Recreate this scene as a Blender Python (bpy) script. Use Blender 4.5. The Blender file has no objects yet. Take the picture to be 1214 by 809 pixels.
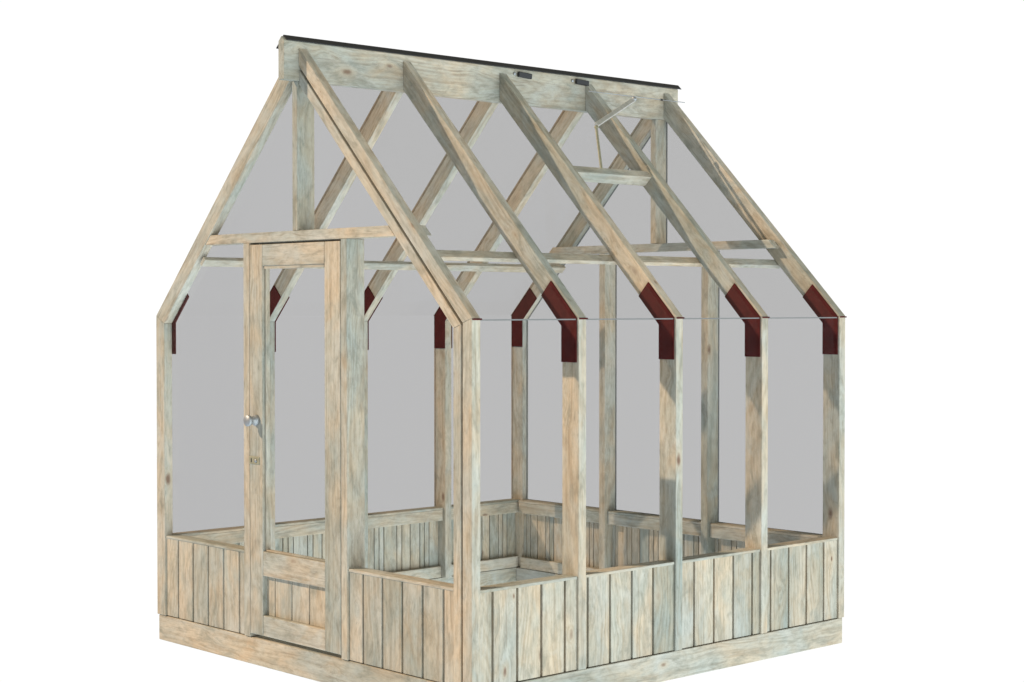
import bpy, bmesh, math, random
from mathutils import Vector, Matrix

random.seed(7)
S = bpy.context.scene
COL = S.collection

# ------------------------------------------------------------------ camera
CAM = dict(loc=(6.3903, -4.5612, 1.6646), yaw=0.82725, pitch=-0.01962, f=2058.36)
cd = bpy.data.cameras.new("camera")
co = bpy.data.objects.new("camera", cd)
COL.objects.link(co)
co.location = CAM['loc']
co.rotation_euler = (math.pi / 2 + CAM['pitch'], 0, CAM['yaw'])
cd.sensor_fit = 'HORIZONTAL'
cd.sensor_width = 36.0
cd.lens = CAM['f'] / 1214.0 * 36.0
cd.clip_start = 0.05
cd.clip_end = 500
S.camera = co

# ------------------------------------------------------------------ world: a white surround, graded by direction to shape the light,
# dimmer overhead and behind the photographer, cool from below
W = bpy.data.worlds.new("World")
S.world = W
W.use_nodes = True
nt = W.node_tree
nt.nodes.clear()
def wn(t, **k):
    n = nt.nodes.new(t)
    for a, b in k.items():
        setattr(n, a, b)
    return n
tc = wn('ShaderNodeTexCoord')
def wdot(vec):
    n = wn('ShaderNodeVectorMath', operation='DOT_PRODUCT')
    nt.links.new(tc.outputs['Generated'], n.inputs[0])
    n.inputs[1].default_value = vec
    return n.outputs['Value']
def wramp(val, a, b):
    m = wn('ShaderNodeMapRange', interpolation_type='SMOOTHSTEP')
    nt.links.new(val, m.inputs['Value'])
    m.inputs['From Min'].default_value = a
    m.inputs['From Max'].default_value = b
    return m.outputs['Result']
def wmix(fac, ca, cb):
    m = wn('ShaderNodeMix', data_type='RGBA')
    nt.links.new(fac, m.inputs['Factor'])
    if isinstance(ca, tuple):
        m.inputs['A'].default_value = (*ca, 1)
    else:
        nt.links.new(ca, m.inputs['A'])
    m.inputs['B'].default_value = (*cb, 1)
    return m.outputs['Result']
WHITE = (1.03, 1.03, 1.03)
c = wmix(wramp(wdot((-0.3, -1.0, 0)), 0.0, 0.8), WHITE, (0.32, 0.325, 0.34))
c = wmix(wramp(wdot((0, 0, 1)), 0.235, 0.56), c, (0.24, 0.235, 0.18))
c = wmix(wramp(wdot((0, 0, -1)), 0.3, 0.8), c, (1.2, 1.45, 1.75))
c = wmix(wramp(wdot((0.82, 0.12, -0.56)), 0.4, 0.95), c, (2.7, 3.08, 3.25))  # unseen bright cool patch added low on the right to lift right-facing timber
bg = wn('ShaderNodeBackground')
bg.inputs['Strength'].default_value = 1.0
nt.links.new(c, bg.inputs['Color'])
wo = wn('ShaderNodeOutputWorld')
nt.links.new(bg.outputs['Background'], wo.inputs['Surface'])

# ------------------------------------------------------------------ key light
ld = bpy.data.lights.new("key_light", 'SUN')
ld.energy = 3.9
ld.angle = math.radians(0.6)
ld.color = (1.0, 0.80, 0.60)
lo = bpy.data.objects.new("key_light", ld)
COL.objects.link(lo)
lo.rotation_euler = Vector((0.75, 0.95, -0.95)).to_track_quat('-Z', 'Y').to_euler()
lo.location = (-4, -5, 6)

S.view_settings.view_transform = 'Standard'
S.view_settings.look = 'None'
S.view_settings.exposure = 0.0
S.view_settings.gamma = 1.0
S.render.engine = 'CYCLES'
S.cycles.use_denoising = True
S.cycles.max_bounces = 10
S.cycles.transparent_max_bounces = 40
S.cycles.sample_clamp_indirect = 4.0

# ------------------------------------------------------------------ materials
def newmat(name):
    m = bpy.data.materials.new(name)
    m.use_nodes = True
    t = m.node_tree
    t.nodes.clear()
    out = t.nodes.new('ShaderNodeOutputMaterial')
    return m, t, out

def wood_material(name):
    """weathered pressure-treated softwood; the grain follows the 'grain' attribute
    (x, y across the member, z along it, shifted at random for every member)"""
    m, t, out = newmat(name)
    N, Lk = t.nodes, t.links
    def node(kind, **k):
        n = N.new(kind)
        for a, b in k.items():
            setattr(n, a, b)
        return n
    att = node('ShaderNodeAttribute', attribute_name='grain', attribute_type='GEOMETRY')
    def mapped(src, scale):
        mp = node('ShaderNodeMapping')
        mp.inputs['Scale'].default_value = scale
        Lk.new(src, mp.inputs['Vector'])
        return mp.outputs['Vector']
    def noise(src, scale, detail=4, rough=.55, dist=0.0):
        n = node('ShaderNodeTexNoise')
        n.inputs['Scale'].default_value = 1
        n.inputs['Detail'].default_value = detail
        n.inputs['Roughness'].default_value = rough
        n.inputs['Distortion'].default_value = dist
        Lk.new(mapped(src, scale), n.inputs['Vector'])
        return n.outputs['Fac']
    def ramp(val, stops, interp='LINEAR'):
        r = node('ShaderNodeValToRGB')
        r.color_ramp.interpolation = interp
        e = r.color_ramp.elements
        while len(e) < len(stops):
            e.new(0.5)
        for el, (p, cc) in zip(e, stops):
            el.position = p
            el.color = (*cc, 1) if len(cc) == 3 else cc
        Lk.new(val, r.inputs['Fac'])
        return r.outputs['Color']
    def mix(fac, a, b, blend='MIX'):
        mm = node('ShaderNodeMix', data_type='RGBA', blend_type=blend)
        if isinstance(fac, (int, float)):
            mm.inputs['Factor'].default_value = fac
        else:
            Lk.new(fac, mm.inputs['Factor'])
        for key, v in (('A', a), ('B', b)):
            if isinstance(v, tuple):
                mm.inputs[key].default_value = (*v, 1)
            else:
                Lk.new(v, mm.inputs[key])
        return mm.outputs['Result']
    def math_(op, a, b=None, clamp=False):
        n = node('ShaderNodeMath', operation=op, use_clamp=clamp)
        for i, v in enumerate((a, b)):
            if v is None:
                continue
            if isinstance(v, (int, float)):
                n.inputs[i].default_value = v
            else:
                Lk.new(v, n.inputs[i])
        return n.outputs[0]
    def grey(v):
        return (v, v, v)

    P = att.outputs['Vector']
    # knots: sparse cells stretched along the grain
    vor = node('ShaderNodeTexVoronoi', feature='F1')
    vor.inputs['Scale'].default_value = 1
    vor.inputs['Randomness'].default_value = 1
    Lk.new(mapped(P, (8.5, 8.5, 4.2)), vor.inputs['Vector'])
    dist = vor.outputs['Distance']
    # grain bends round the knots
    bend = math_('MULTIPLY', math_('POWER', 2.718, math_('MULTIPLY', dist, -6.0)), 0.05)
    comb = node('ShaderNodeCombineXYZ')
    Lk.new(bend, comb.inputs[0]); Lk.new(bend, comb.inputs[1])
    wob = node('ShaderNodeTexNoise')
    wob.inputs['Scale'].default_value = 1
    wob.inputs['Detail'].default_value = 2
    Lk.new(mapped(P, (5, 5, 2.2)), wob.inputs['Vector'])
    wv = node('ShaderNodeVectorMath', operation='SCALE')
    Lk.new(wob.outputs['Color'], wv.inputs[0]); wv.inputs['Scale'].default_value = 0.03
    add = node('ShaderNodeVectorMath', operation='ADD')
    Lk.new(P, add.inputs[0]); Lk.new(comb.outputs[0], add.inputs[1])
    add2 = node('ShaderNodeVectorMath', operation='ADD')
    Lk.new(add.outputs[0], add2.inputs[0]); Lk.new(wv.outputs[0], add2.inputs[1])
    Q = add2.outputs[0]

    streak = noise(Q, (46, 46, 1.1), 3, .6)         # growth-ring streaks
    field = noise(Q, (4.2, 4.2, .55), 1, .5)
    arcs = math_('ADD', math_('MULTIPLY', math_('SINE', math_('MULTIPLY', field, 150.0)), .5), .5)   # cathedral arcs
    rings = math_('ADD', math_('MULTIPLY', streak, .72), math_('MULTIPLY', arcs, .17))
    fine = noise(Q, (230, 230, 9), 3, .7)           # fibres
    blot = noise(Q, (6.5, 6.5, 3.0), 4, .55, .6)     # green-grey treatment stain
    blot2 = noise(P, (5.5, 5.5, 3.4), 4, .6, .6)
    tone = noise(P, (2.2, 2.2, .7), 2, .5)          # whole-board tone

    tan = ramp(rings, [(.26, (.45, .355, .25)), (.46, (.56, .47, .355)), (.62, (.585, .50, .385)), (.8, (.53, .435, .32))])
    grn = ramp(rings, [(.26, (.36, .365, .315)), (.48, (.455, .465, .415)), (.64, (.485, .50, .455)), (.8, (.42, .43, .38))])
    col = mix(ramp(blot, [(.40, grey(0)), (.66, grey(.92))]), tan, grn)
    pale = ramp(blot2, [(.50, grey(0)), (.68, grey(.7))])
    col = mix(pale, col, (.565, .555, .50))
    dark = ramp(noise(Q, (14, 14, 5.5), 5, .68, .6), [(.52, grey(0)), (.70, grey(.72))])
    col = mix(dark, col, (.28, .272, .22))
    col = mix(1.0, col, ramp(tone, [(.34, (.72, .785, .80)), (.52, (.97, .98, .98)), (.70, (1.10, 1.04, .96))]), 'MULTIPLY')
    col = mix(1.0, col, ramp(fine, [(.25, grey(.82)), (.55, grey(1.01)), (.8, grey(1.08))]), 'MULTIPLY')
    mott = noise(P, (60, 60, 24), 4, .7, .3)
    col = mix(1.0, col, ramp(mott, [(.3, (.80, .80, .78)), (.5, grey(1.0)), (.72, (1.10, 1.09, 1.07))]), 'MULTIPLY')
    cracks = ramp(noise(Q, (120, 120, 3.2), 2, .5), [(.60, grey(0)), (.72, grey(.45))])
    col = mix(cracks, col, (.24, .20, .15))
    col = mix(1.0, col, (.87, .855, .84), 'MULTIPLY')
    # knots
    sep = node('ShaderNodeSeparateColor')
    Lk.new(vor.outputs['Color'], sep.inputs[0])
    has = ramp(sep.outputs[0], [(.40, grey(0)), (.62, grey(1))])
    kn = node('ShaderNodeTexNoise')
    kn.inputs['Scale'].default_value = 1
    kn.inputs['Detail'].default_value = 3
    Lk.new(mapped(P, (50, 50, 35)), kn.inputs['Vector'])
    size = math_('ADD', math_('MULTIPLY', sep.outputs[1], .9), .45)
    wavy = math_('ADD', math_('MULTIPLY', kn.outputs['Fac'], .07), -.035)
    dist = math_('ADD', math_('DIVIDE', dist, size), wavy)
    halo = ramp(dist, [(.07, grey(.7)), (.27, grey(0))])
    col = mix(math_('MULTIPLY', halo, has), col, (.44, .355, .25))
    core = ramp(dist, [(.045, grey(.9)), (.12, grey(0))])
    col = mix(math_('MULTIPLY', core, has), col, (.15, .075, .045))
    b = node('ShaderNodeBsdfPrincipled')
    Lk.new(col, b.inputs['Base Color'])
    b.inputs['Roughness'].default_value = .72
    b.inputs['Specular IOR Level'].default_value = .25
    bump = node('ShaderNodeBump')
    bump.inputs['Strength'].default_value = .25
    bump.inputs['Distance'].default_value = .0015
    Lk.new(math_('ADD', rings, math_('MULTIPLY', fine, .6)), bump.inputs['Height'])
    Lk.new(bump.outputs[0], b.inputs['Normal'])
    Lk.new(b.outputs[0], out.inputs['Surface'])
    return m

def plain(name, col, rough=.5, metal=0.0, var=.0, scale=30, bump=0.0, spec=.5):
    m, t, out = newmat(name)
    b = t.nodes.new('ShaderNodeBsdfPrincipled')
    b.inputs['Roughness'].default_value = rough
    b.inputs['Metallic'].default_value = metal
    b.inputs['Specular IOR Level'].default_value = spec
    b.inputs['Base Color'].default_value = (*col, 1)
    if var or bump:
        tcn = t.nodes.new('ShaderNodeTexCoord')
        n = t.nodes.new('ShaderNodeTexNoise')
        n.inputs['Scale'].default_value = scale
        n.inputs['Detail'].default_value = 4
        t.links.new(tcn.outputs['Object'], n.inputs['Vector'])
        r = t.nodes.new('ShaderNodeValToRGB')
        r.color_ramp.elements[0].position = .3
        r.color_ramp.elements[1].position = .7
        r.color_ramp.elements[0].color = (*[x * (1 - var) for x in col], 1)
        r.color_ramp.elements[1].color = (*[min(1, x * (1 + var)) for x in col], 1)
        t.links.new(n.outputs['Fac'], r.inputs['Fac'])
        t.links.new(r.outputs['Color'], b.inputs['Base Color'])
        if bump:
            bm_ = t.nodes.new('ShaderNodeBump')
            bm_.inputs['Strength'].default_value = bump
            bm_.inputs['Distance'].default_value = .001
            t.links.new(n.outputs['Fac'], bm_.inputs['Height'])
            t.links.new(bm_.outputs[0], b.inputs['Normal'])
    t.links.new(b.outputs[0], out.inputs['Surface'])
    return m

def glass(name, tint, refl):
    """thin pane: every face lets the tint through and mirrors a little of the surround"""
    m, t, out = newmat(name)
    tr = t.nodes.new('ShaderNodeBsdfTransparent')
    tr.inputs['Color'].default_value = (*tint, 1)
    gl = t.nodes.new('ShaderNodeBsdfGlossy')
    gl.inputs['Roughness'].default_value = .02
    gl.inputs['Color'].default_value = (.8, .8, .8, 1)
    lw = t.nodes.new('ShaderNodeFresnel')
    lw.inputs['IOR'].default_value = 1.2
    mu = t.nodes.new('ShaderNodeMath'); mu.operation = 'MULTIPLY'
    mu.inputs[1].default_value = refl
    t.links.new(lw.outputs[0], mu.inputs[0])
    mx = t.nodes.new('ShaderNodeMixShader')
    t.links.new(mu.outputs[0], mx.inputs[0])
    t.links.new(tr.outputs[0], mx.inputs[1])
    t.links.new(gl.outputs[0], mx.inputs[2])
    t.links.new(mx.outputs[0], out.inputs['Surface'])
    return m

WOOD = wood_material("treated_timber")
RED = plain("oxblood_paint", (.064, .0098, .0085), .75, 0, .25, 22, .15, .12)
BLACK = plain("black_felt", (.012, .012, .013), .6, 0, .2, 60, .2)
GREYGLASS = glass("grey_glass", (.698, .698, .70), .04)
CLEARGLASS = glass("clear_glass", (.992, .992, .992), .05)
SEAL = plain("glazing_seal", (.15, .15, .145), .6)
STEEL = plain("brushed_steel", (.36, .37, .375), .55, .75, .12, 90)
BRASS = plain("zinc_brass", (.34, .32, .22), .6, .5, .15, 60)
ALU = plain("dull_aluminium", (.55, .54, .50), .42, .6, .12, 40)

# ------------------------------------------------------------------ mesh builder
class MB:
    def __init__(self):
        self.v, self.f, self.g, self.mi = [], [], [], []
    def _emit(self, bm, along, mi=0, smooth=False):
        bm.normal_update()
        a = Vector(along).normalized()
        ref = Vector((0, 0, 1)) if abs(a.z) < .9 else Vector((0, 1, 0))
        b = a.cross(ref).normalized()
        cx = a.cross(b).normalized()
        off = Vector((random.uniform(-40, 40), random.uniform(-40, 40), random.uniform(-40, 40)))
        base = len(self.v)
        bm.verts.index_update()
        for v in bm.verts:
            self.v.append(v.co.copy())
            self.g.append((v.co.dot(b) + off.x, v.co.dot(cx) + off.y, v.co.dot(a) + off.z))
        for f in bm.faces:
            self.f.append([base + q.index for q in f.verts])
            self.mi.append(mi)
        bm.free()
    def prism(self, poly, axis, lo, hi, along, bevel=.0015, mi=0, open_side=None):
        """poly: 2D points; axis 'x','y' or 'z' is the extrusion axis"""
        bm = bmesh.new()
        def P(p, t):
            if axis == 'y':
                return Vector((p[0], t, p[1]))
            if axis == 'x':
                return Vector((t, p[0], p[1]))
            return Vector((p[0], p[1], t))
        A = [bm.verts.new(P(p, lo)) for p in poly]
        B = [bm.verts.new(P(p, hi)) for p in poly]
        n = len(poly)
        bm.faces.new(A); bm.faces.new(B[::-1])
        for i in range(n):
            j = (i + 1) % n
            if i == open_side:
                continue
            bm.faces.new((A[i], B[i], B[j], A[j]))
        bmesh.ops.recalc_face_normals(bm, faces=bm.faces)
        if bevel:
            bmesh.ops.bevel(bm, geom=list(bm.edges), offset=bevel, segments=1, affect='EDGES', clamp_overlap=True)
        self._emit(bm, along, mi)
        return self
    def box(self, x0, x1, y0, y1, z0, z1, along, bevel=.0015, mi=0):
        x0, x1 = min(x0, x1), max(x0, x1)
        y0, y1 = min(y0, y1), max(y0, y1)
        return self.prism([(x0, z0), (x1, z0), (x1, z1), (x0, z1)], 'y', y0, y1, along, bevel, mi)
    def bar(self, a, b, w, t, up, bevel=.001, mi=0):
        """bar of section w x t from a to b; t lies along 'up'"""
        a, b = Vector(a), Vector(b)
        d = (b - a).normalized()
        u = (Vector(up) - d * Vector(up).dot(d)).normalized()
        s = d.cross(u)
        bm = bmesh.new()
        vs = [[bm.verts.new(p + s * (i * w / 2) + u * (j * t / 2)) for i, j in ((-1, -1), (1, -1), (1, 1), (-1, 1))] for p in (a, b)]
        bm.faces.new(vs[0]); bm.faces.new(vs[1][::-1])
        for i in range(4):
            j = (i + 1) % 4
            bm.faces.new((vs[0][i], vs[1][i], vs[1][j], vs[0][j]))
        bmesh.ops.recalc_face_normals(bm, faces=bm.faces)
        if bevel:
            bmesh.ops.bevel(bm, geom=list(bm.edges), offset=bevel, segments=1, affect='EDGES')
        self._emit(bm, d, mi)
        return self
    def lathe(self, origin, axis, prof, n=28, mi=0):
        """prof: (distance along the axis, radius) pairs"""
        o, a = Vector(origin), Vector(axis).normalized()
        ref = Vector((0, 0, 1)) if abs(a.z) < .9 else Vector((1, 0, 0))
        s = a.cross(ref).normalized(); u = s.cross(a)
        bm = bmesh.new()
        rings = []
        for (d, r) in prof:
            rings.append([bm.verts.new(o + a * d + (s * math.cos(2 * math.pi * k / n) + u * math.sin(2 * math.pi * k / n)) * max(r, 1e-5)) for k in range(n)])
        for r0, r1 in zip(rings, rings[1:]):
            for k in range(n):
                bm.faces.new((r0[k], r0[(k + 1) % n], r1[(k + 1) % n], r1[k]))
        bm.faces.new(rings[0]); bm.faces.new(rings[-1])
        bmesh.ops.recalc_face_normals(bm, faces=bm.faces)
        self._emit(bm, a, mi)
        return self
    def rod(self, a, b, r, n=12, mi=0):
        a, b = Vector(a), Vector(b)
        return self.lathe(a, b - a, [(0, r), ((b - a).length, r)], n, mi)
    def build(self, name, mats, parent, smooth=False):
        me = bpy.data.meshes.new(name)
        # the origin sits at the middle of the piece's foot
        xs = [p.x for p in self.v]; ys = [p.y for p in self.v]; zs = [p.z for p in self.v]
        o = Vector(((min(xs) + max(xs)) / 2, (min(ys) + max(ys)) / 2, min(zs)))
        me.from_pydata([p - o for p in self.v], [], self.f)
        at = me.attributes.new('grain', 'FLOAT_VECTOR', 'POINT')
        at.data.foreach_set('vector', [q for g in self.g for q in g])
        for m in (mats if isinstance(mats, (list, tuple)) else [mats]):
            me.materials.append(m)
        me.polygons.foreach_set('material_index', self.mi)
        if smooth:
            for p in me.polygons:
                p.use_smooth = len(p.vertices) <= 4
        me.update()
        ob = bpy.data.objects.new(name, me)
        COL.objects.link(ob)
        world = ob_world(parent) if parent else Vector()
        ob.location = o - world
        ob['_w'] = tuple(o)
        if parent:
            ob.parent = parent
        return ob
def ob_world(o):
    return Vector(o['_w']) if '_w' in o else Vector(o.location)

# ------------------------------------------------------------------ dimensions (metres)
H = 1.1945            # half width
L = 2.4528            # length
ZE = 1.62            # eaves
ZR = 2.8203          # rafters meet the ridge beam
XB = .0225           # half thickness of the ridge beam
T = .0456            # thickness of the timber
FR = [0.0, .5994, 1.2102, 1.8095, L - T]
ZB = .125            # top of the base beams
ZS = .527            # top of the low cladding
DP, DR = .100, .095  # depth of posts and rafters
SL = Vector((-(H - XB), 0, ZR - ZE)).normalized()       # up the right-hand slope
NX, NZ = SL.z, -SL.x                                    # outward normal of that slope
C0 = H * NX + ZE * NZ
def slope_z(x, off):      # height of the plane 'off' below the right-hand roof at |x|
    return (C0 - off - abs(x) * NX) / NZ
def slope_x(z, off):
    return (C0 - off - z * NZ) / NX
def roof_pt(s, y, up, off):    # s side, 'up' metres up the slope from the eaves, off above the roof plane
    return Vector((s * (H + SL.x * up + NX * off), y, ZE + SL.z * up + NZ * off))
RL = math.hypot(H - XB, ZR - ZE)

G = bpy.data.objects.new("greenhouse", None)
COL.objects.link(G)
G.location = (0, L / 2, 0)
G.empty_display_size = .3
G['label'] = "timber framed greenhouse with steep glazed gable roof, low board walls and half glazed door"
G['category'] = "greenhouse"
G['_w'] = (0, L / 2, 0)

Z_ = (0, 0, 1); X_ = (1, 0, 0); Y_ = (0, 1, 0)

# ------------------------------------------------------------------ base
q = .006
def base(poly, along):
    MB().prism(poly, 'z', 0, ZB, along, .002).build('base_beam', WOOD, G)
X0, Y0, Y1, bw = H - q, q, L - q, .062
base([(-X0, Y0), (X0, Y0), (X0 - bw, Y0 + bw), (-X0 + bw, Y0 + bw)], X_)
base([(-X0, Y1), (X0, Y1), (X0 - bw, Y1 - bw), (-X0 + bw, Y1 - bw)], X_)
for s in (1, -1):
    base([(s * X0, Y0 + .0006), (s * X0, Y1 - .0006), (s * (X0 - bw), Y1 - bw - .0006), (s * (X0 - bw), Y0 + bw + .0006)], Y_)

# ------------------------------------------------------------------ frames: posts, rafters, gusset plates
def mitre(dp, dr):
    x = H - dp
    return (x, slope_z(x, dr))
def mir(s, pts):
    return [(s * a, b) for a, b in pts]
POSTS, RAFT = {}, {}
for i, y in enumerate(FR):
    for s in (1, -1):
        dp, dr = DP, DR
        if i == 0:
            dp, dr = (.057, .055) if s > 0 else (.074, .080)
        m = mitre(dp, dr)
        zb = ZB + .003
        po = MB().prism(mir(s, [(H, zb), (H, ZE), m, (H - dp, zb)]), 'y', y, y + T, Z_).build('post', WOOD, G)
        ra = MB().prism(mir(s, [(H, ZE + .001), (XB + .0005, ZR), (XB + .0005, slope_z(XB, dr)), (m[0], m[1] + .001)]), 'y', y, y + T,
                        (SL.x * s, 0, SL.z)).build('rafter', WOOD, G)
        POSTS[i, s], RAFT[i, s] = po, ra
        # painted plates over the eaves joint
        def plate(y0, y1):
            e = .010
            up = .229
            a = (H - e + .001, ZE - .19)
            b = (H - e + .001, slope_z(H - e, e * .8))
            c_ = roof_pt(1, 0, up, -e * .8)
            d_ = roof_pt(1, 0, up - .004, -DR - .001)
            mm = (H - DP - .001, slope_z(H - DP, DR + .001))
            MB().prism(mir(s, [a, b, (c_.x, c_.z), (d_.x, d_.z), mm, (H - DP - .001, ZE - .19)]), 'y', y0, y1, Z_, .002).build('gusset_plate', RED, po)
        if i > 0:
            plate(y - .007, y - .0003)
        if i < 4:
            plate(y + T + .0003, y + T + .0075)
        if s > 0 or i > 0:
            # little folded tab at the eaves
            MB().box(s * (H + .0005), s * (H + .004), y + .001, y + T + .006, ZE - .008, ZE - .001, Y_, .0008).build('eaves_tab', RED, po)

# second, inner gable member on the right of the door front
i0 = .072; i1 = .118
mo, mi_ = mitre(i0, i0 - .002), mitre(i1, i1 - .004)
MB().prism([(H - i0, ZB + .003), mo, mi_, (H - i1, ZB + .003)], 'y', .003, T + .002, Z_).build('inner_post', WOOD, G)
MB().prism([(mo[0], mo[1] + .001), (XB + .001, slope_z(XB, i0 - .002)), (XB + .001, slope_z(XB, i1 - .004)), (mi_[0], mi_[1] + .001)], 'y', .003, T + .002,
           SL).build('inner_rafter', WOOD, G)
# packing strip that closes the groove between the two members
MB().prism([(H - .0565, ZB + .004), (H - .0565, ZE - .02), (H - .0725, ZE - .03), (H - .0725, ZB + .004)], 'y', .036, T, Z_).build('packing_strip', WOOD, G)
MB().prism([(H - .07, slope_z(H - .07, .0545)), (XB + .002, slope_z(XB, .0545)), (XB + .002, slope_z(XB, .0705)), (H - .07, slope_z(H - .07, .0705))],
           'y', .034, T, SL).build('packing_strip', WOOD, G)

# ------------------------------------------------------------------ ridge beam and cap
yb0, yb1 = -.078, 2.524
beam = MB().prism([(-XB, 2.676), (XB, 2.676), (XB, 2.847), (0, 2.869), (-XB, 2.847)], 'y', yb0, yb1, Y_, .0015).build('ridge_beam', WOOD, G)
k = .003
MB().prism([(0, 2.8715), (.023, 2.8498), (.023 + k * .6, 2.8498 + k), (0, 2.8715 + k * 1.5), (-.056 - k * .6, 2.8190 + k), (-.056, 2.8190)],
           'y', yb0 + .012, yb1 + .026, Y_, .0008).build('ridge_cap', BLACK, beam)

# ------------------------------------------------------------------ gable timbers
TZ0, TZ1 = 1.961, 2.007
LD, RD = .0805, .1145       # depth of the front left and right gable members
MB().prism([(-slope_x(TZ0, LD), TZ0), (slope_x(TZ0, RD), TZ0), (slope_x(TZ1, RD), TZ1), (-slope_x(TZ1, LD), TZ1)], 'y', .002, T, X_).build('tie_beam', WOOD, G)
def inner_tie(y0, y1):
    o = .022
    MB().prism([(-slope_x(TZ0, o), TZ0 + .001), (slope_x(TZ0, o), TZ0 + .001), (slope_x(TZ1, o), TZ1 - .001), (-slope_x(TZ1, o), TZ1 - .001)], 'y', y0, y1, X_).build('tie_beam', WOOD, G)
inner_tie(T + .010, T + .054)
inner_tie(FR[4] - .053, FR[4] - .008)
ZK = 2.676
MB().box(-.033, .004, .004, .100, TZ1 + .0005, ZK - .0005, Z_).build('king_post', WOOD, G)
MB().box(-.024, .014, L - .098, L - .002, TZ1 + .0005, ZK - .0005, Z_).build('king_post', WOOD, G)
# door posts (front) and matching studs (rear)
for x0, x1 in ((-.421, -.3735), (.3305, .3735)):
    MB().box(x0, x1, .0, .097, ZB + .003, TZ0 - .0005, Z_).build('door_post', WOOD, G)
for x0, x1 in ((-.412, -.366), (.340, .386)):
    MB().box(x0, x1, L - .098, L - .003, ZB + .003, TZ0 - .0005, Z_).build('stud', WOOD, G)

# ------------------------------------------------------------------ purlins under the rafters
for s in (1, -1):
    up = .472
    pts = []
    for u_, o_ in ((up - .022, -DR - .001), (up + .022, -DR - .001), (up + .022, -DR - .024), (up - .022, -DR - .024)):
        p = roof_pt(1, 0, u_, o_)
        pts.append((p.x, p.z))
    MB().prism(mir(s, pts), 'y', T + .012 if s > 0 else .012, L - .012, Y_).build('purlin', WOOD, G)

# ------------------------------------------------------------------ low board walls
def span_boards(mb, side, a0, a1, z0, z1, d0, d1, edges, gap, lap=0):
    """boards between consecutive edges; side tells the wall, d0..d1 the depth from the outside"""
    es = [a0] + [e for e in edges if a0 + .012 < e < a1 - .012] + [a1]
    for k_, (p, q_) in enumerate(zip(es, es[1:])):
        g0 = gap / 2 if k_ else 0
        g1 = gap / 2 if k_ < len(es) - 2 else 0
        dz = random.uniform(-.0015, .0015)
        wall_box(mb, side, p + g0, q_ - g1, z0, z1 + dz * 0, d0, d1, Z_, .0012)
def wall_box(mb, side, a, b, z0, z1, d0, d1, along, bevel=.0015):
    if side == 'right':
        mb.box(H - d1, H - d0, a, b, z0, z1, along, bevel)
    elif side == 'left':
        mb.box(-H + d0, -H + d1, a, b, z0, z1, along, bevel)
    elif side == 'front':
        mb.box(a, b, d0, d1, z0, z1, along, bevel)
    else:
        mb.box(a, b, L - d1, L - d0, z0, z1, along, bevel)
def low_wall(side, a0, a1, edges):
    ax = Y_ if side in ('left', 'right') else X_
    mb = MB()
    span_boards(mb, side, a0, a1, ZB + .004, ZS - .013, .010, .028, edges, .0120)
    # boards of the lining, narrower and at uneven spacing
    inn, x, k_ = [], a0 + .02, 0
    steps = (.070, .034, .034, .092, .036, .060)
    while x < a1:
        inn.append(x); x += steps[(k_ + int(abs(a0) * 10)) % 6]; k_ += 1
    span_boards(mb, side, a0, a1, ZB + .004, ZS - .013, .0283, .038, inn, .0058)
    o = mb.build('cladding_panel', WOOD, G)
    r = MB(); wall_box(r, side, a0 + .0005, a1 - .0005, ZS - .075, ZS - .0135, .0383, .080, ax, .002)
    r.build('top_rail', WOOD, o)
    r = MB(); wall_box(r, side, a0 + .0005, a1 - .0005, ZB + .002, ZB + .066, .0383, .066, ax, .002)
    r.build('bottom_rail', WOOD, o)
    r = MB(); wall_box(r, side, a0 + .0005, a1 - .0005, ZS - .013, ZS, .006, .081, ax, .002)
    r.build('sill_strip', WOOD, o)
    return o
ed = [.120 + .1362 * k_ for k_ in range(18)]
for i in range(4):
    for s in ('right', 'left'):
        low_wall(s, FR[i] + T + .001, FR[i + 1] - .001, ed)
fe = [-1.013 + .1342 * k_ for k_ in range(18)]
low_wall('front', -H + .0745, -.4215, fe)
low_wall('front', .374, H - .1185, [.472 + .1336 * k_ for k_ in range(6)])
low_wall('rear', -H + DP + .001, -.4125, fe)
low_wall('rear', -.3655, .3395, fe)
low_wall('rear', .3865, H - DP - .001, fe)

# ------------------------------------------------------------------ door
D = bpy.data.objects.new('door', None)
COL.objects.link(D)
D.parent = G
DX0, DX1, DZ0, DZ1 = -.3695, .3265, .146, 1.9515
D['_w'] = (0, .02, DZ0)
D.location = Vector(D['_w']) - ob_world(G)
y0, y1 = -.001, .043
XL, XR = -.266, .213
MB().box(DX0, XL, y0, y1, DZ0, DZ1, Z_, .002).build('stile', WOOD, D)
MB().box(XR, DX1, y0, y1, DZ0, DZ1, Z_, .002).build('stile', WOOD, D)
MB().box(XL + .0003, XR - .0035, y0 + .001, y1, 1.853, DZ1, X_, .002).build('top_rail', WOOD, D)
MB().box(XL + .0003, XR - .0004, y0 + .001, y1, .424, .537, X_, .002).build('middle_rail', WOOD, D)
MB().box(XL + .0003, XR - .0004, y0 + .001, y1, DZ0, .240, X_, .002).build('bottom_rail', WOOD, D)
pm = MB()
span_boards(pm, 'front', XL + .0005, XR - .0005, .2405, .4235, .022, .0315, [-.202, -.070, .064, .200], .007)
pm.box(XL + .0005, XR - .0005, .0318, .040, .2405, .4235, Z_)
pm.build('kick_panel', WOOD, D)
# glazing bead round the pane
bd = MB()
bd.box(XL + .0003, XL + .009, .012, .036, .5375, 1.8525, Z_, .001)
bd.box(XR - .009, XR - .0003, .006, .036, .5375, 1.8525, Z_, .001)
bd.box(XL + .0095, XR - .0095, .004, .036, 1.839, 1.8525, X_, .001)
bd.box(XL + .0095, XR - .0095, .012, .036, .5375, .5445, X_, .001)
bd.build('glazing_bead', WOOD, D)
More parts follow.
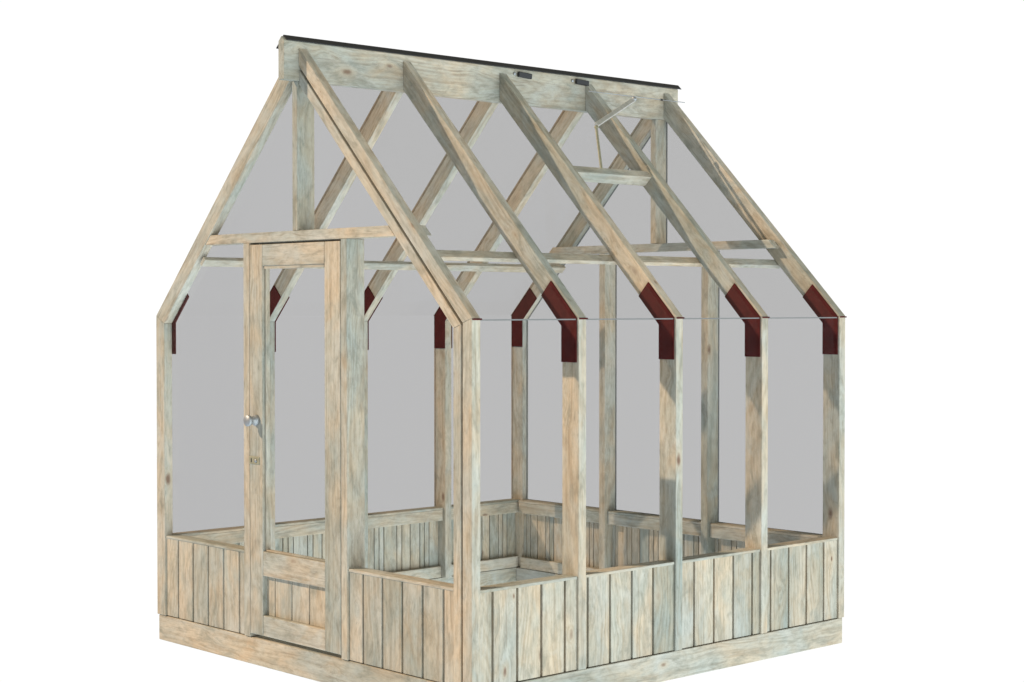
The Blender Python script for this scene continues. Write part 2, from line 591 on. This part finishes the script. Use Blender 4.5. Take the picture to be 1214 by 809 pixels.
# door stop behind the gaps
st = MB()
st.box(DX0 - .0035, DX0 + .016, .0465, .062, DZ0, DZ1, Z_, .001)
st.box(DX1 - .016, DX1 + .0035, .0465, .062, DZ0, DZ1, Z_, .001)
st.box(DX0 + .017, DX1 - .017, .0465, .062, DZ1 - .016, DZ1 + .009, X_, .001)
st.build('door_stop', WOOD, G)
kx, kz = -.312, 1.141
MB().lathe((kx, y0 + .0005, kz), (0, -1, 0), [(0, .0255), (.012, .0255), (.015, .024), (.019, .0205), (.027, .0185), (.034, .0195), (.040, .0230), (.044, .0265), (.053, .0270), (.057, .0250), (.0575, .0)], 36).build('door_knob', STEEL, D, True)
lk = MB().box(-.371, -.289, y0 - .0035, y0 - .0002, .936, .971, X_, .0012)
lk.build('lock_plate', BRASS, D)
lkp = D.children[-1]
MB().lathe((-.316, y0 - .0034, .953), (0, -1, 0), [(0, .0085), (.004, .008), (.0042, 0)], 20).build('lock_barrel', STEEL, lkp, True)
MB().box(-.356, -.349, y0 - .0046, y0 - .0034, .944, .962, X_, .0005).build('keyhole_cover', BLACK, lkp)

# ------------------------------------------------------------------ glazing
def pane(name, poly, axis, at, gl, parent=G, t=.004, seal=.0015):
    """poly in the plane across 'axis' at that position, edged with a thin dark seal"""
    mb = MB()
    mb.prism(poly, axis, at - t / 2, at + t / 2, Z_, 0)
    cx = sum(p[0] for p in poly) / len(poly); cz = sum(p[1] for p in poly) / len(poly)
    n = len(poly)
    if gl is CLEARGLASS:
        return mb.build(name, [gl], parent)
    # inset polygon for the seal
    area = sum(poly[i][0] * poly[(i + 1) % n][1] - poly[(i + 1) % n][0] * poly[i][1] for i in range(n))
    sg = 1 if area > 0 else -1
    ins = []
    for i in range(n):
        a, b, c_ = Vector(poly[i - 1]), Vector(poly[i]), Vector(poly[(i + 1) % n])
        d1 = (b - a).normalized(); d2 = (c_ - b).normalized()
        n1 = Vector((-d1.y, d1.x)) * sg; n2 = Vector((-d2.y, d2.x)) * sg
        bis = (n1 + n2) / (1 + n1.dot(n2))
        ins.append(b + bis * seal)
    for i in range(n):
        j = (i + 1) % n
        mb.prism([poly[i], poly[j], tuple(ins[j]), tuple(ins[i])], axis, at - t / 2 - .001, at + t / 2 + .001, Z_, 0, 1)
    return mb.build(name, [gl, SEAL], parent)

E_ = .0006
for i in range(4):
    ya, yb = FR[i] + T + E_, FR[i + 1] - E_
    for s in (1, -1):
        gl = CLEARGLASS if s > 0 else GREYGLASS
        xi, xo = H - .018, H - .014
        zo, zi = slope_z(xo, .014), slope_z(xi, .018)
        mb = MB()
        mb.prism(mir(s, [(xi, ZS + E_), (xo, ZS + E_), (xo, zo), (xi, zi)]), 'y', ya, yb, Z_, 0, 0, 2)
        mb.build('wall_pane', gl, G)
        # roof pane between two rafters, mitred on to the wall pane
        mb = MB()
        mb.prism(mir(s, [(xo, zo + .0001), (XB + .002, slope_z(XB, .014)), (XB + .002, slope_z(XB, .018)), (xi, zi + .0001)]), 'y', ya, yb, Z_, 0, 0, 3)
        if s > 0:
            mb.box(xo + .0003, xo + .003, ya, yb, zo - .005, zo + .0005, Y_, 0, 1)
        mb.build('roof_pane', [gl, SEAL], G)
# front gable
xL, xR = H - .0745, H - .1185
yg = .042
pane('gable_pane', [(-xL, ZS + E_), (-.4215, ZS + E_), (-.4215, TZ0 - E_), (-slope_x(TZ0, .0808), TZ0 - E_), (-xL, slope_z(xL, .0808))], 'y', yg, CLEARGLASS)
pane('gable_pane', [(.3742, ZS + E_), (xR, ZS + E_), (xR, slope_z(xR, .1148)), (slope_x(TZ0, .1148), TZ0 - E_), (.3742, TZ0 - E_)], 'y', yg, CLEARGLASS)
pane('gable_pane', [(-slope_x(TZ1, .0808), TZ1 + E_), (-.0335, TZ1 + E_), (-.0335, slope_z(.0335, .0808))], 'y', yg, CLEARGLASS)
pane('gable_pane', [(.0045, TZ1 + E_), (slope_x(TZ1, .1148), TZ1 + E_), (.0235, slope_z(.0235, .1148)), (.0045, slope_z(.0235, .1148))], 'y', yg, CLEARGLASS)
# rear gable
yr = L - .012
xr = H - DP - .0005
dd = DR + .0005
zt_ = 1.984
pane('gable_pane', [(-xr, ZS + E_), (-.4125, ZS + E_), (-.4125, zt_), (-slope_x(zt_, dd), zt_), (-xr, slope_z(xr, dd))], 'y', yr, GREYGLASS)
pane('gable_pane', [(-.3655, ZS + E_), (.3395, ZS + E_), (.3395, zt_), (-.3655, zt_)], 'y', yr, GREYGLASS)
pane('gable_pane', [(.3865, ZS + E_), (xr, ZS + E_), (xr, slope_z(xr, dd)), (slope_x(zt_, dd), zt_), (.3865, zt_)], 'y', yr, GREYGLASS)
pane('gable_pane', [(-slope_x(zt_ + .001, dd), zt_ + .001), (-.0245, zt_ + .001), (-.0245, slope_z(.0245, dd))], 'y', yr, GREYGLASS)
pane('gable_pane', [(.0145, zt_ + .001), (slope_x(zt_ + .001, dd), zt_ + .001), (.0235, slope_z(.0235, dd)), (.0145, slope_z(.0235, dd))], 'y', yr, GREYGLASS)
# door
pane('door_pane', [(XL + .009, .5448), (XR - .0092, .5448), (XR - .0092, 1.8388), (XL + .009, 1.8388)], 'y', .024, CLEARGLASS, D)

# ------------------------------------------------------------------ roof vent in the third bay on the right
ya, yb = FR[2] + T + .001, FR[3] - .001
V = bpy.data.objects.new('roof_vent', None)
COL.objects.link(V)
V.parent = G
vp = roof_pt(1, (ya + yb) / 2, .98, 0)
V['_w'] = tuple(vp)
V.location = vp - ob_world(G)
pts = []
for u_, o_ in ((.985, -.022), (1.030, -.022), (1.030, -.082), (.985, -.082)):
    p = roof_pt(1, 0, u_, o_)
    pts.append((p.x, p.z))
MB().prism(pts, 'y', ya, yb, Y_).build('bottom_rail', WOOD, V)
# hinges on the beam
for yh in (1.318, 1.722):
    h_ = MB()
    h_.bar((XB + .012, yh + .008, 2.823), (XB + .012, yh + .098, 2.818), .016, .026, (0, 0, 1), .003)
    h_.build('hinge', BLACK, V)
    hp = V.children[-1]
    MB().lathe((XB + .0005, yh - .008, 2.8245), (1, 0, 0), [(0, .008), (.005, .008), (.007, .005), (.0072, 0)], 16).build('hinge_screw', STEEL, hp, True)
# automatic opener: a long thin rod, a flat arm and a strut down to the rail
OFF = .022
rod_a = roof_pt(1, 1.745, (ZR - .072 - ZE) / SL.z, OFF + .004)
rod_b = roof_pt(1, 2.478, (ZR - .072 - ZE) / SL.z, OFF + .004)
MB().rod(rod_a, rod_b, .0022).lathe(rod_a.lerp(rod_b, .74), Y_, [(0, .005), (.014, .005)], 12, 1).build('opener_rod', [STEEL, BLACK], V, True)
ul = lambda z: (z - ZE) / SL.z
arm_b = roof_pt(1, 2.065, ul(2.732), OFF)
arm_a = roof_pt(1, 1.612, ul(2.555), OFF)
MB().bar(arm_a, arm_b, .024, .014, (NX, 0, NZ), .002).build('opener_arm', ALU, V)
am = V.children[-1]
MB().lathe(arm_b - Vector((NX, 0, NZ)) * .004, (NX, 0, NZ), [(0, .013), (.016, .013), (.019, .007), (.0192, 0)], 18).build('pivot', STEEL, am, True)
st_a = roof_pt(1, 1.605, ul(2.545), OFF - .004)
st_b = roof_pt(1, 1.475, ul(2.350), -.020)
stm = MB().bar(st_a, st_b, .013, .007, (NX, 0, NZ), .001)
stm.lathe(st_a - Vector((NX, 0, NZ)) * .005, (NX, 0, NZ), [(0, .010), (.012, .010), (.0122, 0)], 16)
stm.build('opener_strut', BRASS, V)

for o in bpy.data.objects:
    if '_w' in o:
        del o['_w']
